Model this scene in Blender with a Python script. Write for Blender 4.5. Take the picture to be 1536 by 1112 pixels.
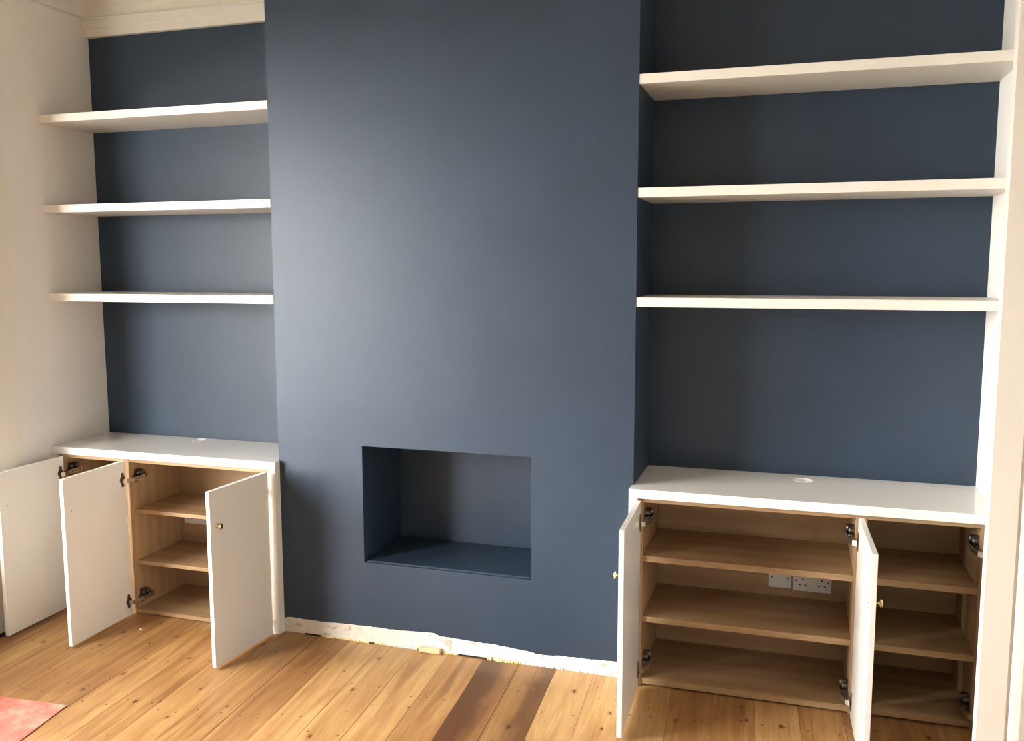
import bpy, bmesh, math, random
from mathutils import Matrix, Vector
random.seed(7)
for o in list(bpy.data.objects): bpy.data.objects.remove(o)
scene = bpy.context.scene
C = scene.collection

# ------------------------------------------------------------------ camera
YAW, PITCH, ROLL, FPX = 0.3065, -0.1164, -0.0016, 1346.48
fwd = Vector((-math.sin(YAW)*math.cos(PITCH), math.cos(YAW)*math.cos(PITCH), math.sin(PITCH)))
rt = Vector((math.cos(YAW), math.sin(YAW), 0)); up = rt.cross(fwd)
r2 = rt*math.cos(ROLL) + up*math.sin(ROLL); u2 = -rt*math.sin(ROLL) + up*math.cos(ROLL)
cd = bpy.data.cameras.new('camera'); cam = bpy.data.objects.new('camera', cd); C.objects.link(cam)
cd.sensor_width = 36; cd.sensor_fit = 'HORIZONTAL'; cd.lens = 36*FPX/1536; cd.clip_start = .05
m = Matrix((r2, u2, -fwd)).transposed().to_4x4(); m.translation = (0.5689, -3.3259, 1.6034)
cam.matrix_world = m; scene.camera = cam

# ------------------------------------------------------------------ world, daylight, exposure
XL, XB, XR, DL, DR, HC = -2.73, -1.54, 1.2366, 0.3337, 0.3589, 2.98     # left wall, breast left edge, right wall, alcove depths, ceiling
WY0, WY1, WZ0, WZ1 = -3.0, -0.48, 0.45, 2.36                            # the bay opening in the left wall
BD = .80; BAY = [(XL, WY1), (XL-BD, WY1-.60), (XL-BD, WY0+.60), (XL, WY0)]  # plan of the canted bay
REAR = -6.4
w = bpy.data.worlds.new('world'); scene.world = w; w.use_nodes = True
w.node_tree.nodes['Background'].inputs[0].default_value = (.98, .978, .940, 1)
w.node_tree.nodes['Background'].inputs[1].default_value = 16.0
for p, q in zip(BAY, BAY[1:]):                                            # portals that guide the sky's light through the three sides of the bay
    px, py = (p[0]+q[0])/2, (p[1]+q[1])/2; dx, dy = q[0]-p[0], q[1]-p[1]; L = math.hypot(dx, dy)
    n = Vector((-dy/L, dx/L, 0)); n = n if n.x > 0 else -n
    ld = bpy.data.lights.new('bay_daylight', 'AREA'); ld.shape = 'RECTANGLE'; ld.size = L; ld.size_y = WZ1-WZ0; ld.cycles.is_portal = True
    lo = bpy.data.objects.new('bay_daylight', ld); C.objects.link(lo)
    ax = Vector((dx/L, dy/L, 0)); az = -n
    m = Matrix((ax, az.cross(ax), az)).transposed().to_4x4(); m.translation = Vector((px, py, (WZ0+WZ1)/2)) - n*.07
    lo.matrix_world = m
vs = scene.view_settings
vs.view_transform = 'Standard'; vs.look = 'None'; vs.gamma = 1; vs.use_curve_mapping = False; vs.exposure = 1.80

# ------------------------------------------------------------------ helpers
MW = {}
def bx(bm, x0, x1, y0, y1, z0, z1):
    v = [bm.verts.new((x, y, z)) for x in (x0, x1) for y in (y0, y1) for z in (z0, z1)]
    for f in ((0,1,3,2),(4,6,7,5),(0,4,5,1),(2,3,7,6),(0,2,6,4),(1,5,7,3)): bm.faces.new([v[i] for i in f])
def box(*a):
    bm = bmesh.new(); bx(bm, *a); return bm
def bev(bm, w=.0015, seg=1):
    bmesh.ops.recalc_face_normals(bm, faces=bm.faces)
    bmesh.ops.bevel(bm, geom=bm.edges[:], offset=w, segments=seg, affect='EDGES', clamp_overlap=True); return bm
def prism(pts, z0, z1, bm=None):
    """polygon in x,y pushed from z0 to z1"""
    bm = bm or bmesh.new()
    a = [bm.verts.new((x, y, z0)) for x, y in pts]; b = [bm.verts.new((x, y, z1)) for x, y in pts]
    bm.faces.new(a); bm.faces.new(b)
    for i in range(len(pts)): j = (i+1) % len(pts); bm.faces.new((a[i], a[j], b[j], b[i]))
    bmesh.ops.recalc_face_normals(bm, faces=bm.faces); return bm
def lathe(bm, prof, org, axis, n=20):
    """profile of (radius, height) turned about axis through org"""
    ax = Vector(axis).normalized(); a = ax.orthogonal().normalized(); b = ax.cross(a); o = Vector(org); rings = []
    for r, h in prof:
        if r < 1e-6: rings.append([bm.verts.new(o+ax*h)])
        else: rings.append([bm.verts.new(o+ax*h+a*r*math.cos(t*2*math.pi/n)+b*r*math.sin(t*2*math.pi/n)) for t in range(n)])
    for p, q in zip(rings, rings[1:]):
        for i in range(n):
            j = (i+1) % n
            f = [p[i % len(p)], p[j % len(p)], q[j % len(q)], q[i % len(q)]]
            f = list(dict.fromkeys(f))
            if len(f) > 2: bm.faces.new(f)
    return bm
def obj(name, bm, mat, parent=None, smooth=False):
    """bm is given in world coordinates; it is moved into the parent's own space"""
    bmesh.ops.recalc_face_normals(bm, faces=bm.faces)
    if parent is not None and parent.name in MW: bm.transform(MW[parent.name].inverted())
    me = bpy.data.meshes.new(name); bm.to_mesh(me); bm.free()
    o = bpy.data.objects.new(name, me); C.objects.link(o)
    if mat: me.materials.append(mat)
    if smooth:
        for p in me.polygons: p.use_smooth = True
    if parent is not None:
        o.parent = parent; MW[o.name] = MW.get(parent.name, Matrix())
    return o
def place(o, M):
    o.matrix_local = M if o.parent is None else MW.get(o.parent.name, Matrix()).inverted() @ M
    MW[o.name] = M
def empty(name, loc):
    o = bpy.data.objects.new(name, None); C.objects.link(o); o.empty_display_size = .1
    place(o, Matrix.Translation(loc)); return o
def tag(o, label, cat, group=None):
    o['label'] = label; o['category'] = cat
    if group: o['group'] = group
    return o
def struct(o): o['kind'] = 'structure'; return o

# ------------------------------------------------------------------ materials
class NT:
    def __init__(s, name):
        s.m = bpy.data.materials.new(name); s.m.use_nodes = True; s.t = s.m.node_tree; s.n = s.t.nodes; s.l = s.t.links
        s.b = s.n['Principled BSDF']
    def set(s, sock, v):
        if hasattr(v, 'is_output') or hasattr(v, 'links'): s.l.new(v, sock)
        else: sock.default_value = v
    def math(s, op, a, b=None, c=None):
        n = s.n.new('ShaderNodeMath'); n.operation = op
        for i, v in enumerate((a, b, c)):
            if v is not None: s.set(n.inputs[i], v)
        return n.outputs[0]
    def pos(s): return s.n.new('ShaderNodeNewGeometry').outputs['Position']
    def mapping(s, vec, scale=(1,1,1), rot=(0,0,0), loc=(0,0,0)):
        n = s.n.new('ShaderNodeMapping'); s.l.new(vec, n.inputs['Vector'])
        s.set(n.inputs['Scale'], scale); s.set(n.inputs['Rotation'], rot); s.set(n.inputs['Location'], loc); return n.outputs[0]
    def noise(s, vec, scale, detail=3, rough=.5, dist=0):
        n = s.n.new('ShaderNodeTexNoise'); s.l.new(vec, n.inputs['Vector'])
        n.inputs['Scale'].default_value = scale; n.inputs['Detail'].default_value = detail
        n.inputs['Roughness'].default_value = rough; n.inputs['Distortion'].default_value = dist; return n.outputs['Fac']
    def ramp(s, f, stops):
        n = s.n.new('ShaderNodeValToRGB'); s.l.new(f, n.inputs[0]); e = n.color_ramp.elements
        while len(e) < len(stops): e.new(.5)
        for i, (p, c) in enumerate(stops): e[i].position = p; e[i].color = (*c, 1) if len(c) == 3 else c
        return n.outputs[0]
    def mix(s, f, a, b, mode='MIX'):
        n = s.n.new('ShaderNodeMix'); n.data_type = 'RGBA'; n.blend_type = mode
        s.set(n.inputs[0], f); s.set(n.inputs[6], a if not isinstance(a, tuple) else (*a, 1)); s.set(n.inputs[7], b if not isinstance(b, tuple) else (*b, 1))
        return n.outputs[2]
    def bump(s, h, strength, dist=.002):
        n = s.n.new('ShaderNodeBump'); s.set(n.inputs['Height'], h); n.inputs['Strength'].default_value = strength
        n.inputs['Distance'].default_value = dist; s.l.new(n.outputs[0], s.b.inputs['Normal'])
    def fin(s, col, rough, metal=0, spec=.5, coat=0):
        s.set(s.b.inputs['Base Color'], (*col, 1) if isinstance(col, tuple) else col)
        s.set(s.b.inputs['Roughness'], rough); s.b.inputs['Metallic'].default_value = metal
        s.b.inputs['Specular IOR Level'].default_value = spec; s.b.inputs['Coat Weight'].default_value = coat
        s.b.inputs['Coat Roughness'].default_value = .2
        return s.m

def paint(name, col, rough, var=.06, bump=.12, spec=.4, scale=220):
    t = NT(name); p = t.pos()
    f = t.noise(p, 2.2, 4, .6); dark = tuple(c*(1-var) for c in col); lite = tuple(min(1, c*(1+var)) for c in col)
    c = t.ramp(f, [(.3, dark), (.7, lite)])
    t.bump(t.noise(p, scale, 2, .5), bump, .0006)
    return t.fin(c, rough, spec=spec)
M_NAVY = paint('navy_wall_paint', (.0210, .0380, .0655), .46, .10, .35, .45)
M_WALL = paint('white_wall_paint', (.83, .80, .755), .75, .03, .25, .3)
M_CEIL = paint('ceiling_paint', (.72, .67, .58), .8, .03, .2, .3)
M_TRIM = paint('cream_gloss_paint', (.82, .775, .69), .38, .02, .06, .5)
M_SHELF = paint('white_shelf_paint', (.80, .76, .69), .38, .02, .05, .5)
M_TOP = paint('white_worktop_lacquer', (.78, .77, .74), .22, .02, .03, .5)
M_DOOR = paint('white_door_lacquer', (.80, .775, .73), .22, .02, .03, .5)
M_PLASTIC = paint('white_plastic', (.78, .78, .77), .35, .01, 0, .5)

def oak(name, axis):
    """pale oak veneer, grain along the axis"""
    t = NT(name); p = t.pos()
    sc = {'x': (1.0, 9, 9), 'y': (9, 1.0, 9), 'z': (9, 9, 1.0)}[axis]
    oi = t.n.new('ShaderNodeObjectInfo'); off = t.n.new('ShaderNodeCombineXYZ')
    for i in range(3): t.l.new(t.math('MULTIPLY', oi.outputs['Random'], 31.0 + i*7), off.inputs[i])
    ad = t.n.new('ShaderNodeVectorMath'); t.l.new(p, ad.inputs[0]); t.l.new(off.outputs[0], ad.inputs[1])
    v = t.mapping(ad.outputs[0], sc)
    f1 = t.noise(v, 1.0, 3, .55, 1.6); f2 = t.noise(t.mapping(ad.outputs[0], tuple(c*6 for c in sc)), 1.6, 3, .6)
    wv = t.n.new('ShaderNodeTexWave'); t.l.new(v, wv.inputs[0]); wv.wave_type = 'RINGS'; wv.inputs['Scale'].default_value = .55
    wv.inputs['Distortion'].default_value = 3.0; wv.inputs['Detail'].default_value = 2
    g = t.math('ADD', t.math('MULTIPLY', f1, .55), t.math('ADD', t.math('MULTIPLY', f2, .3), t.math('MULTIPLY', wv.outputs['Fac'], .18)))
    c = t.ramp(g, [(.25, (.315, .188, .094)), (.52, (.385, .245, .130)), (.80, (.455, .305, .170))])
    t.bump(f2, .06, .0006)
    return t.fin(c, .5, spec=.35)
M_OAKX, M_OAKY, M_OAKZ = oak('oak_veneer_across', 'x'), oak('oak_veneer_deep', 'y'), oak('oak_veneer_upright', 'z')

def metal(name, col, rough):
    t = NT(name); return t.fin(t.ramp(t.noise(t.pos(), 90, 2), [(.3, tuple(c*.85 for c in col)), (.7, col)]), rough, metal=1)
M_STEEL = metal('nickel_plated_steel', (.66, .63, .57), .28)
M_DARKSTEEL = metal('dark_hinge_steel', (.20, .18, .155), .42)
M_BRASS = metal('polished_brass', (.80, .62, .32), .25)
def plain(name, col, rough=.7, var=.15, scale=60):
    t = NT(name); p = t.pos()
    return t.fin(t.ramp(t.noise(p, scale, 3), [(.3, tuple(c*(1-var) for c in col)), (.7, tuple(min(1, c*(1+var)) for c in col))]), rough)
M_HOLE = plain('dark_recess', (.02, .018, .016), .9)
M_GAPDARK = plain('old_underfloor', (.035, .022, .014), .95)
M_PATCH = plain('bare_pink_plaster', (.56, .43, .345), .9, .10, 120)
M_FOAM = plain('yellow_filler_foam', (.80, .66, .36), .9, .2, 90)
M_CAULK = plain('grey_white_filler', (.68, .68, .66), .8, .12, 90)
M_CHIP = plain('raw_pine_offcut', (.68, .52, .30), .7, .1, 40)
M_CABLE = plain('dark_grey_cable', (.05, .05, .065), .5, .1)

def pine():
    t = NT('worn_pine_boards'); p = t.pos()
    oi = t.n.new('ShaderNodeObjectInfo'); rnd = oi.outputs['Random']
    r = t.mapping(p, rot=(0, 0, -BROT))                       # into the boards' own direction
    sp = t.n.new('ShaderNodeSeparateXYZ'); t.l.new(r, sp.inputs[0]); X, Y = sp.outputs[0], sp.outputs[1]
    cb = t.n.new('ShaderNodeCombineXYZ')
    t.l.new(t.math('ADD', X, t.math('MULTIPLY', rnd, 17.3)), cb.inputs[0]); t.l.new(t.math('ADD', Y, t.math('MULTIPLY', rnd, 41.7)), cb.inputs[1])
    q = cb.outputs[0]
    grain = t.noise(t.mapping(q, (16, 1.1, 1)), 1.0, 4, .6, 1.8)
    fine = t.noise(t.mapping(q, (160, 5, 1)), 1.0, 3, .6, .4)
    blot = t.noise(q, 3.2, 3, .55)
    g = t.math('ADD', t.math('MULTIPLY', grain, .6), t.math('ADD', t.math('MULTIPLY', fine, .18), t.math('MULTIPLY', blot, .25)))
    g = t.math('ADD', g, t.math('MULTIPLY', t.math('SUBTRACT', rnd, .5), .22))
    col = t.ramp(g, [(.30, (.225, .098, .033)), (.45, (.355, .178, .064)), (.59, (.48, .272, .106)), (.76, (.62, .395, .172))])
    # knots with a dark heart and an amber ring
    vo = t.n.new('ShaderNodeTexVoronoi'); t.l.new(t.mapping(q, (9.5, 5.0, 1)), vo.inputs['Vector']); vo.inputs['Scale'].default_value = 1.0; vo.voronoi_dimensions = '2D'; vo.inputs['Randomness'].default_value = 1
    sepc = t.n.new('ShaderNodeSeparateColor'); t.l.new(vo.outputs['Color'], sepc.inputs[0])
    size = t.math('ADD', .016, t.math('MULTIPLY', t.math('POWER', sepc.outputs[0], 2.5), .055))
    dn = t.math('ADD', vo.outputs['Distance'], t.math('MULTIPLY', t.math('SUBTRACT', fine, .5), .05))
    core = t.math('MULTIPLY', t.math('SMOOTHSTEP' if False else 'LESS_THAN', dn, size), t.math('GREATER_THAN', sepc.outputs[1], .30))
    ring = t.math('MULTIPLY', t.math('LESS_THAN', dn, t.math('MULTIPLY', size, 2.1)), t.math('GREATER_THAN', sepc.outputs[1], .30))
    col = t.mix(t.math('MULTIPLY', ring, .45), col, (.30, .12, .035)); col = t.mix(t.math('MULTIPLY', core, .9), col, (.065, .030, .012))
    # nail holes in pairs along the joists
    fr = t.math('FRACT', t.math('DIVIDE', t.math('SUBTRACT', X, BX0), BP))
    fy = t.math('SUBTRACT', t.math('FRACT', t.math('DIVIDE', t.math('ADD', Y, t.math('MULTIPLY', t.math('FRACT', t.math('MULTIPLY', rnd, 13.7)), .16)), .37)), .5)
    dy = t.math('MULTIPLY', fy, .37); dots = None
    for off in (.22, .76):
        dx = t.math('MULTIPLY', t.math('SUBTRACT', t.math('ADD', fr, t.math('MULTIPLY', t.math('SUBTRACT', t.math('FRACT', t.math('MULTIPLY', rnd, 7.1+off*20)), .5), .26)), off), BP)
        d = t.math('SQRT', t.math('ADD', t.math('MULTIPLY', dx, dx), t.math('MULTIPLY', dy, dy)))
        h = t.math('LESS_THAN', d, .0046); dots = h if dots is None else t.math('MAXIMUM', dots, h)
    col = t.mix(t.math('MULTIPLY', dots, .8), col, (.05, .022, .010))
    # old varnish stain either side of where the hearth stood
    sn = t.math('MULTIPLY', t.math('SUBTRACT', t.noise(t.mapping(q, (6, 3, 1)), 1.6, 4, .6), .5), .16)
    def band(a, b, c, d):
        xs = t.math('ADD', X, sn)
        m1 = t.n.new('ShaderNodeMapRange'); m1.interpolation_type = 'SMOOTHSTEP'; t.l.new(xs, m1.inputs[0]); m1.inputs[1].default_value = c; m1.inputs[2].default_value = d; m1.inputs[3].default_value = 1; m1.inputs[4].default_value = 0
        lo_ = t.math('GREATER_THAN', X, a); hi_ = t.math('LESS_THAN', X, b)
        return t.math('MULTIPLY', t.math('MULTIPLY', lo_, hi_), m1.outputs[0])
    B = lambda k: BX0 + BP*k
    st1 = band(B(SK-2)+.001, B(SK-1), B(SK-2)+.055, B(SK-2)+.14)
    xr = t.math('ADD', X, sn); m2 = t.n.new('ShaderNodeMapRange'); m2.interpolation_type = 'SMOOTHSTEP'; t.l.new(xr, m2.inputs[0])
    m2.inputs[1].default_value = B(SK)-.10; m2.inputs[2].default_value = B(SK)-.03
    st2 = t.math('MULTIPLY', m2.outputs[0], t.math('MULTIPLY', t.math('GREATER_THAN', X, B(SK-1)), t.math('LESS_THAN', X, B(SK))))
    both = t.math('MULTIPLY', t.math('GREATER_THAN', X, B(SK-2)), t.math('LESS_THAN', X, B(SK)))
    stain = t.math('ADD', t.math('MULTIPLY', both, .26), t.math('MULTIPLY', t.math('MAXIMUM', st1, t.math('MULTIPLY', st2, .85)), .60))
    col = t.mix(stain, col, (.085, .032, .014))
    t.bump(t.math('SUBTRACT', t.math('MULTIPLY', fine, .5), t.math('MULTIPLY', dots, 2.0)), .15, .0008)
    return t.fin(col, t.math('ADD', .30, t.math('MULTIPLY', blot, .22)), spec=.45)
BROT = math.atan(.062); BP = .1525
c_, s_ = math.cos(-BROT), math.sin(-BROT)
def tobd(x, y): return (c_*x - s_*y, s_*x + c_*y)             # world to board frame
def frbd(x, y): return (c_*x + s_*y, -s_*x + c_*y)
_edge = tobd(-.28, -.3)[0]                                    # measured right edge of the stained boards
BX0 = _edge - BP*round((_edge + 3.2)/BP); SK = round((_edge-BX0)/BP)
M_PINE = pine()

def redmat():
    t = NT('faded_red_sheet'); p = t.pos()
    a = t.noise(p, 7, 4, .6, .8); b = t.noise(p, 26, 4, .6)
    c = t.ramp(t.math('ADD', t.math('MULTIPLY', a, .7), t.math('MULTIPLY', b, .3)), [(.33, (.50, .10, .075)), (.5, (.66, .19, .14)), (.66, (.74, .36, .27))])
    t.bump(b, .2, .001); return t.fin(c, .8)
M_RED = redmat()
def plastermat():
    t = NT('old_white_plaster'); p = t.pos(); a = t.noise(p, 14, 4, .6); b = t.noise(p, 70, 3, .6)
    c = t.ramp(t.math('ADD', t.math('MULTIPLY', a, .6), t.math('MULTIPLY', b, .4)), [(.3, (.62, .56, .48)), (.5, (.72, .67, .60)), (.7, (.74, .70, .64))])
    t.bump(t.math('ADD', a, b), .4, .002); return t.fin(c, .85, spec=.2)
M_PLASTER = plastermat()
def glassmat():
    t = NT('window_glass'); fr = t.n.new('ShaderNodeFresnel'); fr.inputs[0].default_value = 1.45
    tr = t.n.new('ShaderNodeBsdfTransparent'); gl = t.n.new('ShaderNodeBsdfGlossy'); gl.inputs['Roughness'].default_value = .02
    mx = t.n.new('ShaderNodeMixShader'); t.l.new(fr.outputs[0], mx.inputs[0]); t.l.new(tr.outputs[0], mx.inputs[1]); t.l.new(gl.outputs[0], mx.inputs[2])
    t.l.new(mx.outputs[0], t.n['Material Output'].inputs[0]); return t.m
M_GLASS = glassmat()

# ------------------------------------------------------------------ the setting: floor of single boards
XF = 1.30                                                      # right wall in front of the casing
FX0, FX1, FY0, FY1 = XL, XF, REAR, .33
floor = struct(obj('floor', box(FX0, FX1, FY0, FY1, -.08, -.022), M_GAPDARK))
def clip(poly):
    def cut(P, ax, val, sg):
        out = []
        for i in range(len(P)):
            a, b = P[i-1], P[i]; da, db = (a[ax]-val)*sg, (b[ax]-val)*sg
            if (da >= 0) != (db >= 0):
                k = da/(da-db); out.append((a[0]+(b[0]-a[0])*k, a[1]+(b[1]-a[1])*k))
            if db >= 0: out.append(b)
        return out
    for ax, val, sg in ((0, FX0, 1), (0, FX1, -1), (1, FY0, 1), (1, FY1, -1)):
        if poly: poly = cut(poly, ax, val, sg)
    return poly
rb = random.Random(3)
for k in range(-4, 36):
    a, b = BX0+BP*k+.0004, BX0+BP*(k+1)-.0004
    ends = [-6.0, .9]
    # butt joints: out in the room on most boards, one in view beside the red sheet
    if k % 2: ends.insert(1, -1.9-rb.random()*1.4)
    else: ends.insert(1, -2.6-rb.random()*1.2)
    for e0, e1 in zip(ends, ends[1:]):
        poly = clip([frbd(a, e0+.0008), frbd(b, e0+.0008), frbd(b, e1-.0008), frbd(a, e1-.0008)])
        if len(poly) < 3: continue
        area = .5*abs(sum(poly[i-1][0]*poly[i][1]-poly[i][0]*poly[i-1][1] for i in range(len(poly))))
        if area < .004: continue
        bm = prism(poly, -.021, -rb.random()*.0008)
        te = [e for e in bm.edges if all(v.co.z > -.01 for v in e.verts)]
        bmesh.ops.bevel(bm, geom=te, offset=.0007, segments=1, affect='EDGES')
        obj('floorboard', bm, M_PINE, floor)

# ------------------------------------------------------------------ walls
T = .30
bm = bmesh.new()
bx(bm, XL-T, XL, WY1, DL+.12, 0, HC); bx(bm, XL-T, XL, REAR, WY0, 0, HC)
bx(bm, XL-T, XL, WY0, WY1, 0, WZ0); bx(bm, XL-T, XL, WY0, WY1, WZ1, HC)
struct(obj('wall_left', bm, M_WALL))
struct(obj('wall_alcove_left', box(XL, XB, DL, DL+.12, 0, HC), M_NAVY))
struct(obj('wall_alcove_right', box(0, XR, DR, DR+.12, 0, HC), M_NAVY))
# chimney breast with the square fireplace niche
NX0, NX1, NZ0, NZ1, ND = -1.142, -.406, .354, .855, .372
bm = bmesh.new()
bx(bm, XB, NX0, 0, ND+.1, 0, HC); bx(bm, NX1, 0, 0, ND+.1, 0, HC)
bx(bm, NX0, NX1, 0, ND+.1, 0, NZ0); bx(bm, NX0, NX1, 0, ND+.1, NZ1, HC); bx(bm, NX0, NX1, ND, ND+.1, NZ0, NZ1)
breast = struct(obj('wall_chimney_breast', bm, M_NAVY))
hearth = bev(box(NX0+.004, NX1-.004, .012, ND-.004, NZ0-.004, NZ0+.006), .002)
obj('niche_base_slab', hearth, M_NAVY, breast)
bm = bmesh.new()
bx(bm, XR, XR+.12, -.49, DR+.12, 0, HC); bx(bm, XF, XF+.12, REAR, -3.2, 0, HC); bx(bm, XF, XF+.12, -3.2, -.49, 2.45, HC)  # wide opening under the header is unseen, added to cut bounce from the right
struct(obj('wall_right', bm, M_WALL))
struct(obj('wall_added_hall', box(2.7, 2.8, REAR, DR+.12, 0, HC), M_WALL)); struct(obj('wall_added_hall_end', box(XR+.12, 2.7, DR, DR+.12, 0, HC), M_WALL)); struct(obj('wall_added_hall_rear', box(XF+.12, 2.7, REAR-.12, REAR, 0, HC), M_WALL))  # invented hall, out of view, added so light escapes through the opening
struct(obj('floor_added_hall', box(XF, 2.7, REAR, DR, -.08, -.001), M_PINE))  # floor of the added hall, pine to give back some bounce
struct(obj('wall_rear', box(XL-T, XF+.12, REAR-.12, REAR, 0, HC), M_WALL))
struct(obj('ceiling', box(XL-T, 2.8, REAR-.12, DR+.12, HC, HC+.1), M_CEIL))
# tall casing that stands out from the right wall, seen from the front
cas = [(1.1130, -.540), (1.186, -.540), (1.188, -.535), (1.195, -.535), (1.198, -.541), (1.206, -.546), (1.222, -.549), (1.240, -.546), (1.250, -.540), (1.300, -.540), (1.300, -.490), (1.1130, -.490)]
struct(obj('trim_1', prism(cas, 0, HC-.02), M_TRIM))
# casing on the left wall before the window
cas = [(XL, -.212), (XL+.014, -.212), (XL+.014, -.300), (XL+.019, -.304), (XL+.019, -.352), (XL+.010, -.358), (XL+.010, -.372), (XL+.026, -.378), (XL+.026, -.420), (XL, -.420)]
struct(obj('trim_2', prism(cas, 0, 2.66), M_TRIM))

struct(obj('ground_outside', box(-30, XL-BD-.2, -20, 16, -.7, -.6), plain('grey_paving', (.16, .16, .15), .9)))
# cornice: two flat fillets, then a hollow cove up to the ceiling
def cornice(name, p, q, n, fillet=True, z0=2.692):
    """runs from p to q (x,y), n points out of the wall"""
    prof = [(0, z0), (.024, z0), (.025, z0+.036), (.029, z0+.040), (.031, z0+.074), (.036, z0+.078), (.036, z0+.086), (.020, z0+.092)] if fillet else [(0, z0+.09)]
    o, zb = prof[-1]; R = HC - zb - .012
    for i in range(9):
        a = math.pi/2*i/8; prof.append((o + R*(1-math.cos(a)), zb + .002 + R*math.sin(a)))
    prof += [(prof[-1][0], HC), (0, HC)]
    bm = bmesh.new()
    A = [bm.verts.new((p[0]+n[0]*d, p[1]+n[1]*d, z)) for d, z in prof]; B = [bm.verts.new((q[0]+n[0]*d, q[1]+n[1]*d, z)) for d, z in prof]
    bm.faces.new(A); bm.faces.new(B)
    for i in range(len(prof)): j = (i+1) % len(prof); bm.faces.new((A[i], A[j], B[j], B[i]))
    return struct(obj(name, bm, M_CEIL if fillet else M_WALL))
cornice('trim_3', (XL, DL), (XB, DL), (0, -1))
cornice('trim_4', (XL, REAR), (XL, DL), (1, 0), False)
cornice('trim_5', (XB, 0), (0, 0), (0, -1))
cornice('trim_6', (0, DR), (XR, DR), (0, -1))

# the canted bay in the left wall that lights the room
win = struct(obj('window_1', prism([(XL-.02, WY1), (XL-BD, WY1-.60), (XL-BD, WY0+.60), (XL-.02, WY0), (XL-.02, WY0-.02), (XL-BD-.12, WY0+.56), (XL-BD-.12, WY1-.56), (XL-.02, WY1+.02)], 0, WZ0), M_WALL))
obj('bay_seat', prism([(XL, WY1-.001), (XL-BD, WY1-.60), (XL-BD, WY0+.60), (XL, WY0+.001)], WZ0-.06, WZ0), M_TRIM, win)
obj('bay_ceiling', prism([(XL-.001, WY1), (XL-BD-.1, WY1-.60), (XL-BD-.1, WY0+.60), (XL-.001, WY0)], WZ1, WZ1+.06), M_CEIL, win)
def wbox(p, d, n, u0, u1, o0, o1, z0, z1):
    return prism([(p[0]+d[0]*u+n[0]*o, p[1]+d[1]*u+n[1]*o) for u, o in ((u0, o0), (u1, o0), (u1, o1), (u0, o1))], z0, z1)
for p, q in zip(BAY, BAY[1:]):
    L = math.hypot(q[0]-p[0], q[1]-p[1]); d = ((q[0]-p[0])/L, (q[1]-p[1])/L); n = (d[1], -d[0])
    if n[0] > 0: n = (-n[0], -n[1])
    for u in (0, L-.05): obj('jamb', wbox(p, d, n, u, u+.05, 0, .06, WZ0, WZ1), M_TRIM, win)
    for z in (WZ0, 1.45, WZ1-.05): obj('sash_rail', wbox(p, d, n, .05, L-.05, .01, .05, z, z+.05), M_TRIM, win)
    for z0, z1 in ((WZ0+.05, 1.45), (1.50, WZ1-.05)): obj('pane', wbox(p, d, n, .05, L-.05, .028, .032, z0, z1), M_GLASS, win)

# ------------------------------------------------------------------ bare plaster strip where the skirting was
edge = [(-1.539, .060), (-1.52, .066), (-1.503, .069), (-1.432, .067), (-1.368, .066), (-1.242, .070), (-1.118, .073), (-1.014, .072), (-.907, .077), (-.824, .081), (-.812, .074), (-.800, .070), (-.743, .070), (-.629, .065), (-.561, .066), (-.494, .061), (-.428, .056), (-.379, .050), (-.324, .050), (-.271, .055), (-.191, .055), (-.047, .061), (-.001, .062)]
re_ = random.Random(11); fine = []
for (x0, z0), (x1, z1) in zip(edge, edge[1:]):
    n = max(1, int((x1-x0)/.008))
    for i in range(n): k = i/n; fine.append((x0+(x1-x0)*k, z0+(z1-z0)*k + re_.uniform(-.0013, .0013)))
fine.append(edge[-1])
bm = bmesh.new(); F = [(x, -.0022+re_.uniform(-.0006, .0006), z) for x, z in fine]
t_ = [bm.verts.new(v) for v in F]; b_ = [bm.verts.new((x, -.0030, .0015+abs(re_.gauss(0, .0012)))) for x, y, z in F]
tb = [bm.verts.new((x, 0, z)) for x, y, z in F]; bb = [bm.verts.new((x, 0, .0)) for x, y, z in F]
for i in range(len(F)-1):
    bm.faces.new((t_[i], t_[i+1], b_[i+1], b_[i])); bm.faces.new((t_[i], tb[i], tb[i+1], t_[i+1])); bm.faces.new((b_[i], b_[i+1], bb[i+1], bb[i]))
strip = struct(obj('baseboard_back', bm, M_PLASTER))
def patch(x, z, rx, rz, sd, mat=M_PATCH, y=-.0042):
    r = random.Random(sd); n = 18; bm = bmesh.new(); pts = []
    for i in range(n):
        a = 2*math.pi*i/n; k = 1+r.uniform(-.28, .22); pts.append((x+rx*k*math.cos(a), z+rz*k*math.sin(a)))
    v = [bm.verts.new((px, y, max(.001, pz))) for px, pz in pts]; u = [bm.verts.new((px, -.0015, max(.001, pz))) for px, pz in pts]
    bm.faces.new(v)
    for i in range(n): bm.faces.new((v[i-1], v[i], u[i], u[i-1]))
    return obj('bare_patch', bm, mat, strip)
for i, a in enumerate([(-1.467, .039, .015, .009), (-1.322, .050, .009, .004), (-1.298, .045, .012, .005), (-1.282, .053, .006, .004), (-1.217, .054, .008, .010), (-1.232, .044, .012, .003), (-1.331, .012, .014, .008), (-1.17, .060, .006, .003), (-.843, .069, .006, .005), (-.764, .049, .021, .014), (-.792, .056, .010, .003), (-.755, .029, .004, .010), (-.649, .057, .012, .007), (-.362, .045, .009, .006), (-.102, .046, .014, .004), (-.108, .038, .008, .005), (-.06, .010, .03, .006)]):
    patch(*a, i)
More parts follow.
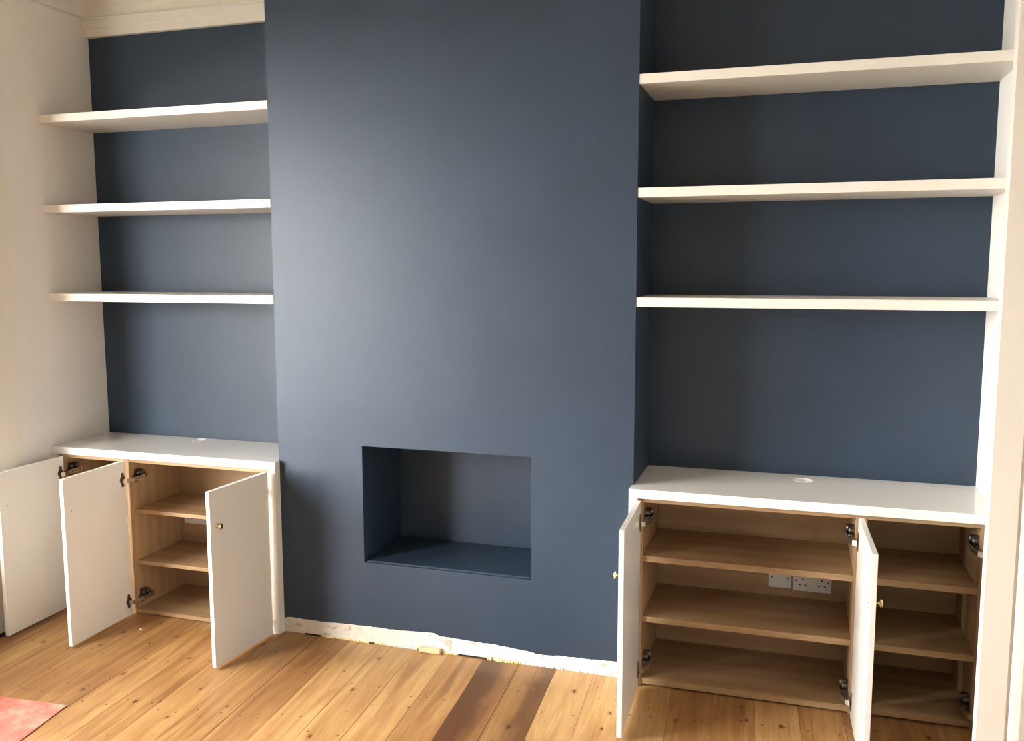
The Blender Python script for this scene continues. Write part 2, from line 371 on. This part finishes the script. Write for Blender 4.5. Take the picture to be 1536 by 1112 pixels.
def lumps(name, x0, x1, z1, mat, sd, yd=.012):
    r = random.Random(sd); bm = bmesh.new(); x = x0
    while x < x1:
        l = r.uniform(.006, .022); h = z1*r.uniform(.45, 1.0); d = yd*r.uniform(.5, 1)
        e = min(x1, x+l); pts = [(x, 0), (e, 0), (e-.001, -d*r.uniform(.7, 1)), ((x+e)/2, -d), (x+.001, -d*r.uniform(.6, 1))]
        b = prism(pts, .0002, h); me = bpy.data.meshes.new('t'); b.to_mesh(me); b.free(); bm.from_mesh(me); bpy.data.meshes.remove(me)
        x = e
    return obj(name, bm, mat, strip)
lumps('filler_bead', -1.350, -1.050, .009, M_FOAM, 1, .010); lumps('filler_bead', -1.050, -.900, .011, M_CAULK, 2, .009)
lumps('filler_bead', -.790, -.716, .007, M_FOAM, 3, .010); lumps('filler_bead', -.592, -.445, .013, M_FOAM, 4, .014)
lumps('filler_bead', -.445, -.010, .012, M_CAULK, 5, .009)
for x0, x1 in ((-1.434, -1.357), (-1.128, -1.100), (-.715, -.592)):
    obj('dark_gap', box(x0, x1, -.0075, -.002, .0003, .006), M_HOLE, strip)
tag(obj('wood_offcut', bev(box(-.886, -.793, -.024, -.006, .0005, .022), .002), M_CHIP), 'small pale wood offcut lying against the bare plaster strip of the chimney breast', 'wood offcut')

# ------------------------------------------------------------------ floating shelves
GS = 'white floating shelves in the alcoves'
def shelf(x0, x1, y0, y1, zt, label):
    t = .0351
    tag(obj('alcove_shelf', bev(box(x0+.0004, x1-.0004, y0, y1-.0004, zt-t, zt), .0012), M_SHELF), label, 'shelf', GS)
for z, l in ((2.2826, 'topmost white floating shelf in the bright left alcove'), (1.8819, 'middle white floating shelf of three in the bright left alcove'), (1.4794, 'lowest white floating shelf in the left alcove above the three-door cupboards')):
    shelf(XL, XB, -.003, DL, z, l)
for z, l in ((2.2908, 'topmost white floating shelf in the dark right alcove'), (1.8864, 'middle white floating shelf of three in the dark right alcove'), (1.4857, 'lowest white floating shelf in the right alcove above the long worktop')):
    shelf(0, XR, .002, DR, z, l)

# ------------------------------------------------------------------ worktops with a cable hole
def worktop(x0, x1, xe0, xe1, yf, yb, zt, th, hx, hy, hr, label):
    """x0..x1 inside the alcove, xe0..xe1 the nose that stands proud of the breast"""
    pts = [(xe0, yf), (xe1, yf), (xe1, -.0006), (x1, -.0006), (x1, yb), (x0, yb), (x0, -.0006), (xe0, -.0006)]
    pts = [p for i, p in enumerate(pts) if p != pts[i-1]]
    bm = bmesh.new(); n = 32
    v = [bm.verts.new((x, y, zt)) for x, y in pts]; c = [bm.verts.new((hx+hr*math.cos(2*math.pi*i/n), hy+hr*math.sin(2*math.pi*i/n), zt)) for i in range(n)]
    es = [bm.edges.new((v[i-1], v[i])) for i in range(len(v))] + [bm.edges.new((c[i-1], c[i])) for i in range(n)]
    bmesh.ops.triangle_fill(bm, edges=es, use_beauty=True, use_dissolve=False)
    ext = bmesh.ops.extrude_face_region(bm, geom=bm.faces[:])
    for g in ext['geom']:
        if isinstance(g, bmesh.types.BMVert): g.co.z -= th
    o = tag(obj('worktop', bm, M_TOP), label, 'worktop')
    md = o.modifiers.new('edge', 'BEVEL'); md.width = .0014; md.segments = 2; md.limit_method = 'ANGLE'
    b2 = bmesh.new(); lathe(b2, [(hr-.0002, -th), (hr-.0002, .0006), (hr-.002, .0008), (hr-.003, .0004), (hr-.003, -.022), (0, -.023)], (hx, hy, zt), (0, 0, 1), 32)
    obj('cable_grommet', b2, M_PLASTIC, o, True)
    return o
ZTL, ZTR, TH = .7681, .7731, .0343
worktop(XL+.0005, XB-.0005, XL+.0005, XB+.004, -.0423, DL-.0005, ZTL, TH, -2.163, .290, .033, 'glossy white worktop with a round cable hole in the left alcove')
worktop(.0005, XR-.0005, -.006, XR-.0005, -.0647, DR-.0005, ZTR, TH, .617, .268, .036, 'glossy white worktop with a round cable hole in the right alcove')

# ------------------------------------------------------------------ cabinets
P = .018
def carcass(x0, x1, yf, yb, ztop, shelves, sth, setback, loc_label, sock=None):
    e = empty('alcove_cabinet', ((x0+x1)/2, (yf+yb)/2, 0))
    tag(e, loc_label, 'cabinet', 'oak-lined cupboards with white doors')
    obj('side_panel', bev(box(x0, x0+P, yf, yb, .0005, ztop), .0006), M_OAKZ, e)
    obj('side_panel', bev(box(x1-P, x1, yf, yb, .0005, ztop), .0006), M_OAKZ, e)
    obj('top_panel', bev(box(x0+P, x1-P, yf+.001, yb, ztop-P, ztop), .0006), M_OAKX, e)
    obj('back_panel', box(x0+P, x1-P, yb-.012, yb-.002, .012, ztop-P), M_OAKX, e)
    for i, z in enumerate(shelves):
        last = i == len(shelves)-1
        obj('bottom_panel' if last else 'shelf', bev(box(x0+P, x1-P, yf+(.004 if last else setback), yb-.012, z-sth, z), .0008), M_OAKX, e)
    return e
def door(cab, hx, hy, wd, z0, z1, ang, left, pface, zh, zk, yf):
    """left: hinged on its left edge. hx,hy: inner hinge corner. pface: x of the side panel's inner face"""
    t = .018; s = 1 if left else -1
    M = Matrix.Translation((hx, hy, 0)) @ Matrix.Rotation(-s*math.radians(ang), 4, 'Z')
    bm = bev(box(min(0, s*wd), max(0, s*wd), -t, 0, z0, z1), .0012)
    me = bpy.data.meshes.new('door'); bm.to_mesh(me); bm.free(); me.materials.append(M_DOOR)
    d = bpy.data.objects.new('door', me); C.objects.link(d); d.parent = cab; place(d, M)
    # knob on the outer face, its screw head on the inner face
    ku = s*(wd-.038)
    k = bmesh.new(); lathe(k, [(.0070, 0), (.0070, .0015), (.0042, .003), (.0038, .0135), (.0060, .0155), (.0120, .0165), (.0130, .0185), (.0125, .0210), (.0090, .0232), (.0045, .0240), (0, .0242)], (0, 0, 0), (0, -1, 0), 20)
    k.transform(M @ Matrix.Translation((ku, -t, zk))); obj('knob', k, M_BRASS, d, True)
    sc = bmesh.new(); lathe(sc, [(.0034, 0), (.0034, .0006), (.0022, .0011), (0, .0011)], (0, 0, 0), (0, 1, 0), 10)
    sc.transform(M @ Matrix.Translation((ku, 0, zk))); obj('knob_screw', sc, M_DARKSTEEL, d)
    for z in zh:
        h = bmesh.new()                                   # cup with its winged plate, let into the inner face
        lathe(h, [(.0175, -.001), (.0175, .0022), (.0150, .0028), (.0140, .0010), (0, .0005)], (s*.022, 0, z), (0, 1, 0), 20)
        lathe(h, [(.0085, 0), (.0085, .0022), (.007, .003), (0, .003)], (s*.0225, 0, z+.025), (0, 1, 0), 12)
        lathe(h, [(.0085, 0), (.0085, .0022), (.007, .003), (0, .003)], (s*.0225, 0, z-.025), (0, 1, 0), 12)
        bx(h, min(s*.014, s*.031), max(s*.014, s*.031), 0, .0022, z-.027, z+.027)
        h.transform(M); obj('hinge_cup', h, M_DARKSTEEL, d)
        a = bmesh.new()                                   # arm bending round the panel edge and back along its face
        cx, cy = (M @ Vector((s*.020, .004, z))).to_2d()
        ax = pface + s*.024; za = z-.006
        path = [(cx, cy), (cx+s*.012, cy+.006), (ax+s*.004, yf-.004), (ax, yf+.014), (ax, yf+.088)]
        prev = None
        for i, (px, py) in enumerate(path):
            hw = (.010, .009, .008, .0095, .0095)[i]
            q = path[min(i+1, len(path)-1)]; r_ = path[max(i-1, 0)]
            dx, dy = q[0]-r_[0], q[1]-r_[1]; L = math.hypot(dx, dy) or 1; nx, ny = -dy/L*.004, dx/L*.004
            ring = [a.verts.new((px+nx*u, py+ny*u, za+hw*v)) for u, v in ((1, 1), (-1, 1), (-1, -1), (1, -1))]
            if prev:
                for j in range(4): a.faces.new((prev[j-1], prev[j], ring[j], ring[j-1]))
            else: a.faces.new(ring)
            prev = ring
        a.faces.new(prev)
        for zz in (za-.0085, za+.0085):                   # side cheeks of the pressed arm
            x0, x1 = sorted((ax-s*.012, ax+s*.006)); bx(a, x0, x1, yf+.014, yf+.088, zz-.001, zz+.001)
        obj('hinge_arm', a, M_STEEL, d)
        g = bmesh.new()                                   # adjuster screws and slots seen in the arm
        for yy, rr in ((.030, .0055), (.052, .0045), (.074, .0055)): lathe(g, [(rr, .0035), (rr, .0048), (rr*.5, .0052), (0, .0046)], (ax, yf+yy, za), (s, 0, 0), 12)
        obj('hinge_screws', g, M_DARKSTEEL, d)
        b = bmesh.new()                                   # mounting plate on the side panel, with its wings and damper
        x0, x1 = sorted((pface, pface+s*.014)); bx(b, x0, x1, yf+.020, yf+.082, za-.008, za+.008)
        x0, x1 = sorted((pface, pface+s*.005)); bx(b, x0, x1, yf+.030, yf+.048, z-.030, z+.030)
        for zz in (z-.024, z+.024): lathe(b, [(.009, .0), (.009, .006), (.0045, .0075), (0, .0075)], (pface, yf+.039, zz), (s, 0, 0), 12)
        lathe(b, [(.013, 0), (.013, .024), (.011, .028), (0, .029)], (pface, yf+.062, z+.016), (s, 0, 0), 16)
        lathe(b, [(.010, 0), (.010, .018), (.008, .021), (0, .022)], (pface, yf+.038, z+.014), (s, 0, 0), 16)
        obj('hinge_plate', b, M_DARKSTEEL, d)
    return d

# left alcove
YF = -.028; ZB = ZTL-TH
ca = carcass(-2.700, -2.3255, YF, DL-.003, ZB-.0003, (.492, .249, .026), .018, .022, 'narrow oak-lined cupboard with one open white door beside the left wall')
door(ca, -2.650, -.056, .372, .010, .729, 88, True, -2.682, (.652, .085), .580, YF)
obj('filler_strip', bev(box(XL+.0005, -2.7005, -.0415, -.020, .0005, ZB-.0003), .001), M_DOOR, ca)
cb = carcass(-2.3245, -1.570, YF, DL-.003, ZB-.0003, (.492, .249, .022), .018, .022, 'wide oak-lined cupboard with two open white doors left of the chimney breast')
door(cb, -2.303, -.056, .378, .010, .729, 88.0, True, -2.3065, (.645, .078), .584, YF)
door(cb, -1.578, -.060, .368, .010, .729, 86.0, False, -1.588, (.645, .078), .584, YF)
post = bmesh.new(); bx(post, -1.5695, -1.5366, -.0423, -.0006, .0005, ZB-.0003)
obj('end_post', bev(post, .0014), M_DOOR, cb)
# right alcove
YR = -.046; ZB2 = ZTR-TH
cc = carcass(.0285, .8115, YR, DR-.003, ZB2-.0003, (.511, .273, .030), .023, .012, 'wide oak-lined cupboard with two open white doors right of the chimney breast')
door(cc, .043, -.078, .394, .010, .734, 88.5, True, .0465, (.657, .088), .567, YR)
door(cc, .799, -.080, .404, .010, .734, 92.0, False, .7935, (.654, .075), .567, YR)
post = bmesh.new(); bx(post, -.006, .0280, -.0640, -.0006, .0005, ZB2-.0003)
obj('end_post', bev(post, .0014), M_DOOR, cc)
cdn = carcass(.8125, 1.208, YR, DR-.003, ZB2-.0003, (.507, .268, .034), .023, .012, 'narrow oak-lined cupboard beside the right wall, its door folded back behind the casing')
door(cdn, 1.1925, -.078, .394, .010, .734, 90, False, 1.190, (.652, .080), .567, YR)
obj('filler_strip', bev(box(1.2085, XR-.0005, -.0640, -.040, .0005, ZB2-.0003), .001), M_DOOR, cdn)

# ------------------------------------------------------------------ sockets inside the cupboards
def socket(x0, wd, z0, yb, outlets, label):
    h = .086; xc = x0+wd/2; e = empty('wall_socket', (xc, yb, z0)); tag(e, label, 'socket')
    obj('face_plate', bev(box(x0, x0+wd, yb-.010, yb-.0002, z0, z0+h), .002), M_PLASTIC, e)
    sw = outlets
    for sx in ((x0+.0128, x0+wd-.0128)):
        s = bmesh.new(); lathe(s, [(.0042, 0), (.0042, .0008), (0, .0009)], (sx, yb-.010, z0+h/2), (0, -1, 0), 12); obj('screw', s, M_DARKSTEEL, e)
    for i in range(outlets):
        ox = x0+wd*(i+.5)/outlets
        obj('pin_hole', box(ox-.0026, ox+.0026, yb-.0106, yb-.006, z0+.046, z0+.054), M_HOLE, e)
        for d in (-.011, .011): obj('pin_hole', box(ox+d-.0035, ox+d+.0035, yb-.0106, yb-.006, z0+.024, z0+.029), M_HOLE, e)
        obj('rocker_switch', bev(box(ox-.022 if i == 0 else ox+.012, ox-.012 if i == 0 else ox+.022, yb-.0135, yb-.009, z0+.058, z0+.076), .001), M_PLASTIC, e)
socket(.4985, .086, .309, DR-.015, 0, 'white single blank socket plate inside the right cupboard')
socket(.5935, .146, .304, DR-.015, 2, 'white double power socket inside the right cupboard beside the blank plate')
socket(-2.284, .146, .340, DL-.015, 2, 'white double power socket inside the cupboard in the left alcove')

# ------------------------------------------------------------------ small things on the floor
tag(obj('floor_sheet', prism([(-1.935, -.837), (-2.60, -.879), (-2.50, -1.62), (-1.812, -1.60)], .0004, .0030), M_RED), 'flat blotchy faded red sheet on the floorboards at the lower left', 'floor sheet')
def tube(name, pts, r, mat):
    bm = bmesh.new(); prev = None; n = 8
    for i, p in enumerate(pts):
        a = Vector(pts[min(i+1, len(pts)-1)])-Vector(pts[max(i-1, 0)]); a.normalize(); s = a.cross(Vector((0, 0, 1))).normalized(); u = s.cross(a)
        ring = [bm.verts.new(Vector(p)+s*r*math.cos(2*math.pi*k/n)+u*r*math.sin(2*math.pi*k/n)) for k in range(n)]
        if prev:
            for k in range(n): bm.faces.new((prev[k-1], prev[k], ring[k], ring[k-1]))
        else: bm.faces.new(ring)
        prev = ring
    bm.faces.new(prev); return obj(name, bm, mat, smooth=True)
tag(tube('cable', [(-2.688+.006*math.sin(i*.9), -.40-.035*i, .0075) for i in range(14)], .007, M_CABLE), 'dark cable on the floor against the left wall behind the leftmost open door', 'cable')
cr = bmesh.new(); lathe(cr, [(0, .0002), (.006, .0006), (.0065, .003), (.003, .0055), (0, .006)], (-2.158, -.178, 0), (0, 0, 1), 7)
tag(obj('plaster_crumb', cr, M_PLASTER), 'tiny white plaster crumb on the boards before the wide left cupboard', 'crumb')
